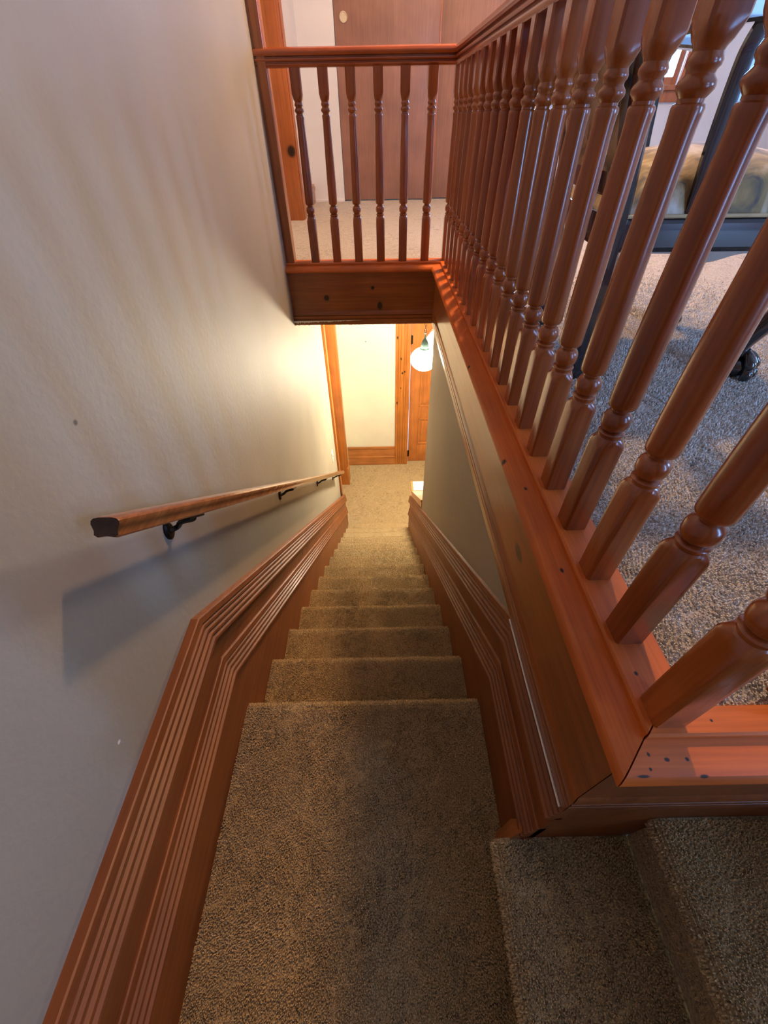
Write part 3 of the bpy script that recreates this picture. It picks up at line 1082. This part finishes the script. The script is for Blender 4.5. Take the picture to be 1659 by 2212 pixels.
# ------------------------------------------------------------------ upper storey fittings
def build_upper():
    # casing at the end of the stair wall
    o = struct(box('trim_9', (W0 - .02, .02, 1.962, 2.055, UF - .01, CE), M_trim_up, bev=.004))
    box('bead', (-.012, .024, 1.955, 1.975, UF + .0, CE), M_trim_up, o, bev=.005)
    # far jamb and casing of the opening on the left
    o = struct(box('trim_10', (-.31, -.105, 3.255, 3.285, UF - .005, CE), M_trim_up, bev=.003))
    box('casing_face', (-.115, -.092, 3.258, 3.40, UF - .005, CE), M_trim_up, o, bev=.004)
    for y in (3.29, 3.325, 3.36):
        box('bead', (-.094, -.084, y, y + .022, UF - .005, CE), M_trim_up, o, bev=.004)
    b = struct(box('baseboard_upper_hall', (-.117, -.098, 3.40, 4.2, UF - .005, UF + .13), M_trim_up, bev=.005))
    box('moulding', (-.117, -.092, 3.40, 4.2, UF + .085, UF + .115), M_trim_up, b, bev=.006)
    # sliding closet doors
    for nm, x0, x1, y in (('door_3', .176, .985, 4.215), ('door_4', .965, 1.80, 4.255)):
        d = struct(box(nm, (x0, x1, y, y + .035, UF + .008, 2.9), M_closet, bev=.002))
        box('edge_strip', (x0 if nm == 'door_4' else x1 - .012, (x0 + .012) if nm == 'door_4' else x1, y - .002, y + .02, UF + .008, 2.9), M_trim_up, d, bev=.001)
        if nm == 'door_3':
            bm = bmesh.new()
            vr = [[(.2465 + r * math.cos(2 * math.pi * k / 28), yy, 1.962 + r * 1.0 * math.sin(2 * math.pi * k / 28)) for k in range(28)] for r, yy in ((.029, y + .001), (.029, y - .005), (.025, y - .005), (.023, y - .001), (.001, y - .0008))]
            add_rings(bm, vr)
            p = from_bm('finger_pull', bm, M_pull, d)
    struct(box('baseboard_closet', (-.1, .172, 4.186, 4.2, UF - .005, UF + .018), M_wall_up, bev=.003))
    # windows
    def window(nm, ax, a0, a1, z0, z1, wall, into, cw, fw=.045):
        """framed window in a wall; ax 'x': wall runs along x"""
        def bx(a, b_, c, d_, e, f):
            return (a, b_, c, d_, e, f) if ax == 'x' else (c, d_, a, b_, e, f)
        w0 = wall
        lo, hi = sorted((w0, w0 + into * .022))
        top = struct(box(nm, bx(a0 - cw, a1 + cw, lo, hi, z1, z1 + cw), M_trim_up, bev=.003))
        box('casing', bx(a0 - cw, a0, lo, hi, z0, z1), M_trim_up, top, bev=.003)
        box('casing', bx(a1, a1 + cw, lo, hi, z0, z1), M_trim_up, top, bev=.003)
        l2, h2 = sorted((w0, w0 + into * .05))
        box('sill', bx(a0 - cw - .02, a1 + cw + .02, l2, h2, z0 - .035, z0), M_trim_up, top, bev=.006)
        if z0 > 1.1:
            box('apron', bx(a0 - cw, a1 + cw, lo, hi, z0 - .115, z0 - .035), M_trim_up, top, bev=.003)
        s0, s1 = sorted((w0 - into * .03, w0 - into * .075))
        for (p0, p1, q0, q1) in ((a0, a0 + fw, z0, z1), (a1 - fw, a1, z0, z1), (a0 + fw, a1 - fw, z0, z0 + .055), (a0 + fw, a1 - fw, z1 - fw, z1), (a0 + fw, a1 - fw, (z0 + z1) / 2 - .02, (z0 + z1) / 2 + .02)):
            box('sash', bx(p0, p1, s0, s1, q0, q1), M_trim_up, top, bev=.003)
        g0, g1 = sorted((w0 - into * .05, w0 - into * .054))
        zm = (z0 + z1) / 2
        box('pane', bx(a0 + fw, a1 - fw, g0, g1, z0 + .055, zm - .02), M_glass, top, bev=0)
        box('pane', bx(a0 + fw, a1 - fw, g0, g1, zm + .02, z1 - fw), M_glass, top, bev=0)
    window('window_1', 'x', 2.24, 3.33, 1.60, 2.72, 5.0, -1, .10)
    window('window_2', 'x', 2.20, 2.95, .90, 2.62, -1.62, 1, .10)
    window('window_3', 'y', -1.06, -.74, 1.60, 2.60, 4.6, -1, .10, .025)
    b = struct(box('baseboard_back', (1.92, 4.6, 4.982, 5.0, UF - .005, UF + .16), M_wall_up, bev=.004))
    b = struct(box('baseboard_right_upper', (4.582, 4.6, -.3, 4.98, UF - .005, UF + .16), M_wall_up, bev=.004))
    # dome lamp on the upper ceiling
    t = thing('ceiling_lamp', 'round frosted dome lamp on the upper ceiling', 'lamp', (1.25, 2.1, CE))
    bm = bmesh.new()
    add_rings(bm, lathe_rings([(.115, -.001), (.12, -.012), (.105, -.022), (.08, -.022)], 32))
    from_bm('base_ring', bm, M_brass, t)
    bm = bmesh.new()
    add_rings(bm, lathe_rings([(.092, -.023), (.089, -.035), (.075, -.058), (.05, -.074), (.02, -.081), (.002, -.082)], 32))
    from_bm('dome', bm, M_dome, t, angle=60)


# ------------------------------------------------------------------ armchair
def build_chair():
    F = Vector((.998, -.03, 0)).normalized()
    N = Vector((-F.y, F.x, 0))
    org = Vector((1.06, .60, UF))
    t = thing('armchair', 'black lacquered armchair with clawed front feet and a floral cushion behind the railing', 'chair', org)
    t.rotation_euler = (0, 0, math.atan2(F.y, F.x))
    Wd, Dp = .43, .455        # width (v), depth (u)

    def flat_tube(pts, wu, wv, name, mat, bev=True):
        """bar with a rectangular section wu (in the u-z plane) by wv (across)"""
        P = [Vector(p) for p in pts]
        rings = []
        for i, p in enumerate(P):
            tg = (P[min(i + 1, len(P) - 1)] - P[max(i - 1, 0)]).normalized()
            side = Vector((0, 1, 0))
            nrm = tg.cross(side).normalized()
            a = wu[i] if isinstance(wu, list) else wu
            b_ = wv[i] if isinstance(wv, list) else wv
            r = []
            for (q, s) in ((-1, -.7), (-.7, -1), (.7, -1), (1, -.7), (1, .7), (.7, 1), (-.7, 1), (-1, .7)):
                r.append(p + nrm * q * a / 2 + side * s * b_ / 2)
            rings.append(r)
        bm = bmesh.new()
        add_rings(bm, rings)
        return from_bm(name, bm, mat, t, angle=15)
    zr0, zr1 = .325, .392
    for v in (0, Wd):
        # rear leg running up into the back post
        pts = smooth_path([(.0, v, 0), (-.012, v, .15), (-.022, v, .33), (-.03, v, .42), (-.055, v, .60), (-.10, v, .82), (-.135, v, 1.02)], 5)
        flat_tube(pts, .042, .036, 'back_leg', M_black)
        # side rail
        flat_tube([(-.03, v, (zr0 + zr1) / 2), (.2, v, (zr0 + zr1) / 2), (Dp + .02, v, (zr0 + zr1) / 2)], zr1 - zr0, .034, 'side_rail', M_black)
        # shaped apron lip under the side rail
        # curved arm support and arm
        pts = smooth_path([(.165, v, .385), (.160, v, .44), (.150, v, .50), (.143, v, .56), (.138, v, .61), (.136, v, .65), (.145, v, .685)], 5)
        flat_tube(pts, [.085 - .025 * (k / (len(pts) - 1)) for k in range(len(pts))], .015, 'arm_support', M_black)
        pts = smooth_path([(-.075, v, .675), (.02, v, .690), (.12, v, .70), (.21, v, .698), (.265, v, .685), (.285, v, .665), (.272, v, .648), (.252, v, .652)], 5)
        flat_tube(pts, .032, .05, 'arm', M_black)
        # cabriole front leg with a clawed foot
        s = -1 if v == 0 else 1
        c = (Dp + .0, v)
        lp = smooth_path([(Dp - .0, v, .36), (Dp + .012, v + s * .006, .31), (Dp + .03, v + s * .014, .25), (Dp + .022, v + s * .010, .19), (Dp + .0, v + s * .0, .13), (Dp - .012, v - s * .004, .09), (Dp - .006, v, .065)], 6)
        n = len(lp)
        rad = []
        for k in range(n):
            f = k / (n - 1)
            rad.append(.032 + .012 * math.exp(-((f - .3) / .2) ** 2) - .019 * max(0, f - .3) / .7)
        bm = bmesh.new()
        tube(bm, lp, rad, 14)
        leg = from_bm('front_leg', bm, M_black, t, angle=60)
        # foot: ball with toes gripping it
        bm = bmesh.new()
        ball = [[(x, y, z) for x, y, z in r] for r in lathe_rings([(max(.001, .030 * math.sin(math.pi * k / 10)), -.028 * math.cos(math.pi * k / 10)) for k in range(11)], 18, Dp, v, .030)]
        add_rings(bm, ball)
        for a in (-78, -28, 28, 78, 180):
            ca, sa = math.cos(math.radians(a)), math.sin(math.radians(a))
            tp = [(.006, .075), (.020, .066), (.031, .054), (.036, .046), (.034, .038), (.040, .028), (.040, .018), (.034, .009), (.028, .003)]
            tr = [.010, .013, .0145, .0135, .0115, .014, .0145, .010, .004]
            pp = smooth_path([(Dp + r * ca, v + r * sa, z) for r, z in tp], 3)
            rr = smooth_path([(q,) for q in tr], 3)
            tube(bm, pp, [q[0] for q in rr], 10)
        from_bm('claw_foot', bm, M_black, leg, angle=70)
    # front and rear rails
    for u, nm in ((Dp, 'front_rail'), (-.025, 'rear_rail')):
        bm = bmesh.new()
        add_box(bm, u - .017, u + .017, .015, Wd - .015, zr0, zr1, bev=.004)
        from_bm(nm, bm, M_black, t)
    # shaped lower edge under the near rail
    for v in (0, Wd):
        bm = bmesh.new()
        pr = []
        for k in range(25):
            f = k / 24
            pr.append((.02 + (Dp - .06) * f, zr0 - .004 - .020 * math.exp(-((f - .5) / .13) ** 2)))
        rings = [[(u, v + q, zr0 + .004), (u, v + q, z)] for u, z in pr for q in (0,)]
        vs = []
        for (u, z) in pr:
            vs.append([bm.verts.new((u, v - .010, zr0 + .003)), bm.verts.new((u, v - .010, z)), bm.verts.new((u, v + .010, z)), bm.verts.new((u, v + .010, zr0 + .003))])
        for a, b_ in zip(vs, vs[1:]):
            for k in range(4):
                bm.faces.new((a[k], a[(k + 1) % 4], b_[(k + 1) % 4], b_[k]))
        bm.faces.new(vs[0])
        bm.faces.new(vs[-1][::-1])
        from_bm('apron', bm, M_ply, t, angle=40)
    # seat cushion: crowned block
    def pad(name, u0, u1, v0, v1, z0, z1, crown, mat, tilt=0.0):
        bm = bmesh.new()
        nu, nv = 22, 22
        top, bot = [], []
        for i in range(nu + 1):
            rt, rb = [], []
            for j in range(nv + 1):
                a, b_ = i / nu * 2 - 1, j / nv * 2 - 1
                e = max(0, (1 - abs(a) ** 5)) * max(0, (1 - abs(b_) ** 5))
                u, v = (u0 + u1) / 2 + a * (u1 - u0) / 2, (v0 + v1) / 2 + b_ * (v1 - v0) / 2
                h = z0 + (z1 - z0) * (e ** .45) + crown * (1 - a * a) * (1 - b_ * b_)
                rt.append(bm.verts.new((u, v, h)))
                rb.append(bm.verts.new((u, v, z0)))
            top.append(rt)
            bot.append(rb)
        for i in range(nu):
            for j in range(nv):
                bm.faces.new((top[i][j], top[i + 1][j], top[i + 1][j + 1], top[i][j + 1]))
                bm.faces.new((bot[i][j], bot[i][j + 1], bot[i + 1][j + 1], bot[i + 1][j]))
        bmesh.ops.remove_doubles(bm, verts=bm.verts, dist=.0002)
        return from_bm(name, bm, mat, t, angle=70)
    seat = pad('seat_cushion', -.015, Dp + .012, -.006, Wd + .006, zr1 - .002, zr1 + .085, .035, M_seat)
    bm = bmesh.new()
    zz = zr1 + .004
    tube(bm, [(-.012, -.016, zz), (Dp + .01, -.016, zz), (Dp + .012, Wd + .012, zz), (-.012, Wd + .012, zz)], .004, 8)
    from_bm('gimp_trim', bm, M_gimp, seat)
    # upholstered back between the posts
    bm = bmesh.new()
    rings = []
    for k in range(15):
        f = k / 14
        z = .47 + .47 * f
        u = -.035 - .085 * f
        b_ = .020 + .018 * math.sin(math.pi * f)
        rings.append([(u - b_ * .8, .03, z), (u + b_ * .7, .03, z), (u + b_ * 1.3, Wd / 2, z), (u + b_ * .7, Wd - .03, z), (u - b_ * .8, Wd - .03, z), (u - b_ * 1.0, Wd / 2, z)])
    add_rings(bm, rings)
    from_bm('back_pad', bm, M_seat, t, angle=50)
    for z, u, nm in ((.455, -.034, 'back_rail'), (1.0, -.13, 'crest_rail')):
        bm = bmesh.new()
        add_box(bm, u - .016, u + .016, .01, Wd - .01, z - .03, z + .03, bev=.006)
        from_bm(nm, bm, M_black, t)


def seat_fabric():
    m, nt, p = new_mat('floral_seat_fabric')
    tc = nd(nt, 'ShaderNodeTexCoord')
    n = nd(nt, 'ShaderNodeTexNoise', Scale=9.0, Detail=5.0, Distortion=1.5)
    nt.links.new(tc.outputs['Object'], n.inputs['Vector'])
    n2 = nd(nt, 'ShaderNodeTexVoronoi', Scale=26.0)
    nt.links.new(tc.outputs['Object'], n2.inputs['Vector'])
    c = ramp(nt, n.outputs[0], [(.36, (.07, .065, .055)), (.46, (.30, .20, .07)), (.55, (.48, .37, .22)), (.66, (.62, .55, .45))])
    l = ramp(nt, n2.outputs['Distance'], [(.0, .5), (.18, 1.0), (.6, .85)])
    c = mix(nt, c, l, .5, 'MULTIPLY')
    nt.links.new(c, p.inputs['Base Color'])
    p.inputs['Roughness'].default_value = .8
    p.inputs['Sheen Weight'].default_value = .3
    b = nd(nt, 'ShaderNodeBump', Strength=.3, Distance=.003)
    nt.links.new(n2.outputs['Distance'], b.inputs['Height'])
    nt.links.new(b.outputs[0], p.inputs['Normal'])
    return m


def paper_mat():
    m, nt, p = new_mat('printed_paper')
    tc = nd(nt, 'ShaderNodeTexCoord')
    n = nd(nt, 'ShaderNodeTexVoronoi', Scale=32.0)
    nt.links.new(tc.outputs['Object'], n.inputs['Vector'])
    c = ramp(nt, n.outputs['Distance'], [(.0, (.18, .16, .2)), (.16, (.5, .46, .55)), (.3, (.84, .82, .86))])
    nt.links.new(c, p.inputs['Base Color'])
    p.inputs['Roughness'].default_value = .35
    return m


M_seat = seat_fabric()
M_gimp = plain('gold_gimp', (.45, .33, .16), .7)
M_ply = plain('bare_apron_wood', (.30, .24, .18), .6)
M_paper = paper_mat()
M_skyglass = plain('daylit_glass', (.8, .85, .9), .1, emit=(.80, .92, 1.0), estr=1.6, noise_amt=.02)

build_shell()
build_floors()
build_stairs()
build_pile()
build_skirts()
build_gallery_edge()
build_balustrade()
build_handrail()
build_lower_hall()
build_pendant()
build_upper()
build_chair()

# ------------------------------------------------------------------ what the pieces of the setting are
SETTING = {
    'wall_left': 'cream plaster stair wall carrying the wooden handrail',
    'wall_right': 'cream plaster wall under the balustrade ledge beside the stairs',
    'wall_half': 'low half wall with a sloping wooden cap at the stair foot',
    'wall_hall_back': 'bright cream wall of the lower hall beside the entrance door',
    'floor_landing': 'beige carpeted landing at the head of the stairs',
    'floor_upper': 'pale carpet of the upper room behind the railing',
    'floor_upper_hall': 'pale carpet in front of the sliding closet doors',
    'floor_lower': 'beige carpet of the lower hall',
    'baseboard_left': 'reeded brown wooden baseboard stepping down along the left stair wall',
    'baseboard_right': 'reeded brown wooden baseboard stepping down below the balustrade ledge',
    'baseboard_hall': 'orange pine baseboard of the lower hall',
    'trim_1': 'long orange wooden ledge running beside the stairs under the balusters',
    'trim_2': 'short wooden ledge with knotty fascia spanning the far end of the stairwell',
    'trim_3': 'wooden ledge with dark dents above the rising steps',
    'trim_7': 'knotty pine casing beside the entrance door',
    'trim_6': 'wooden doorway casing on the left of the lower hall',
    'trim_10': 'wide wooden casing with a dark knot behind the far railing',
    'door_1': 'orange pine entrance door with panels and an arched window',
    'door_3': 'brown sliding closet door with a round finger pull',
    'door_4': 'plain sliding closet door without a pull',
    'window_1': 'wood framed window in the back wall of the upper room',
}
for k, v in SETTING.items():
    bpy.data.objects[k]['label'] = v
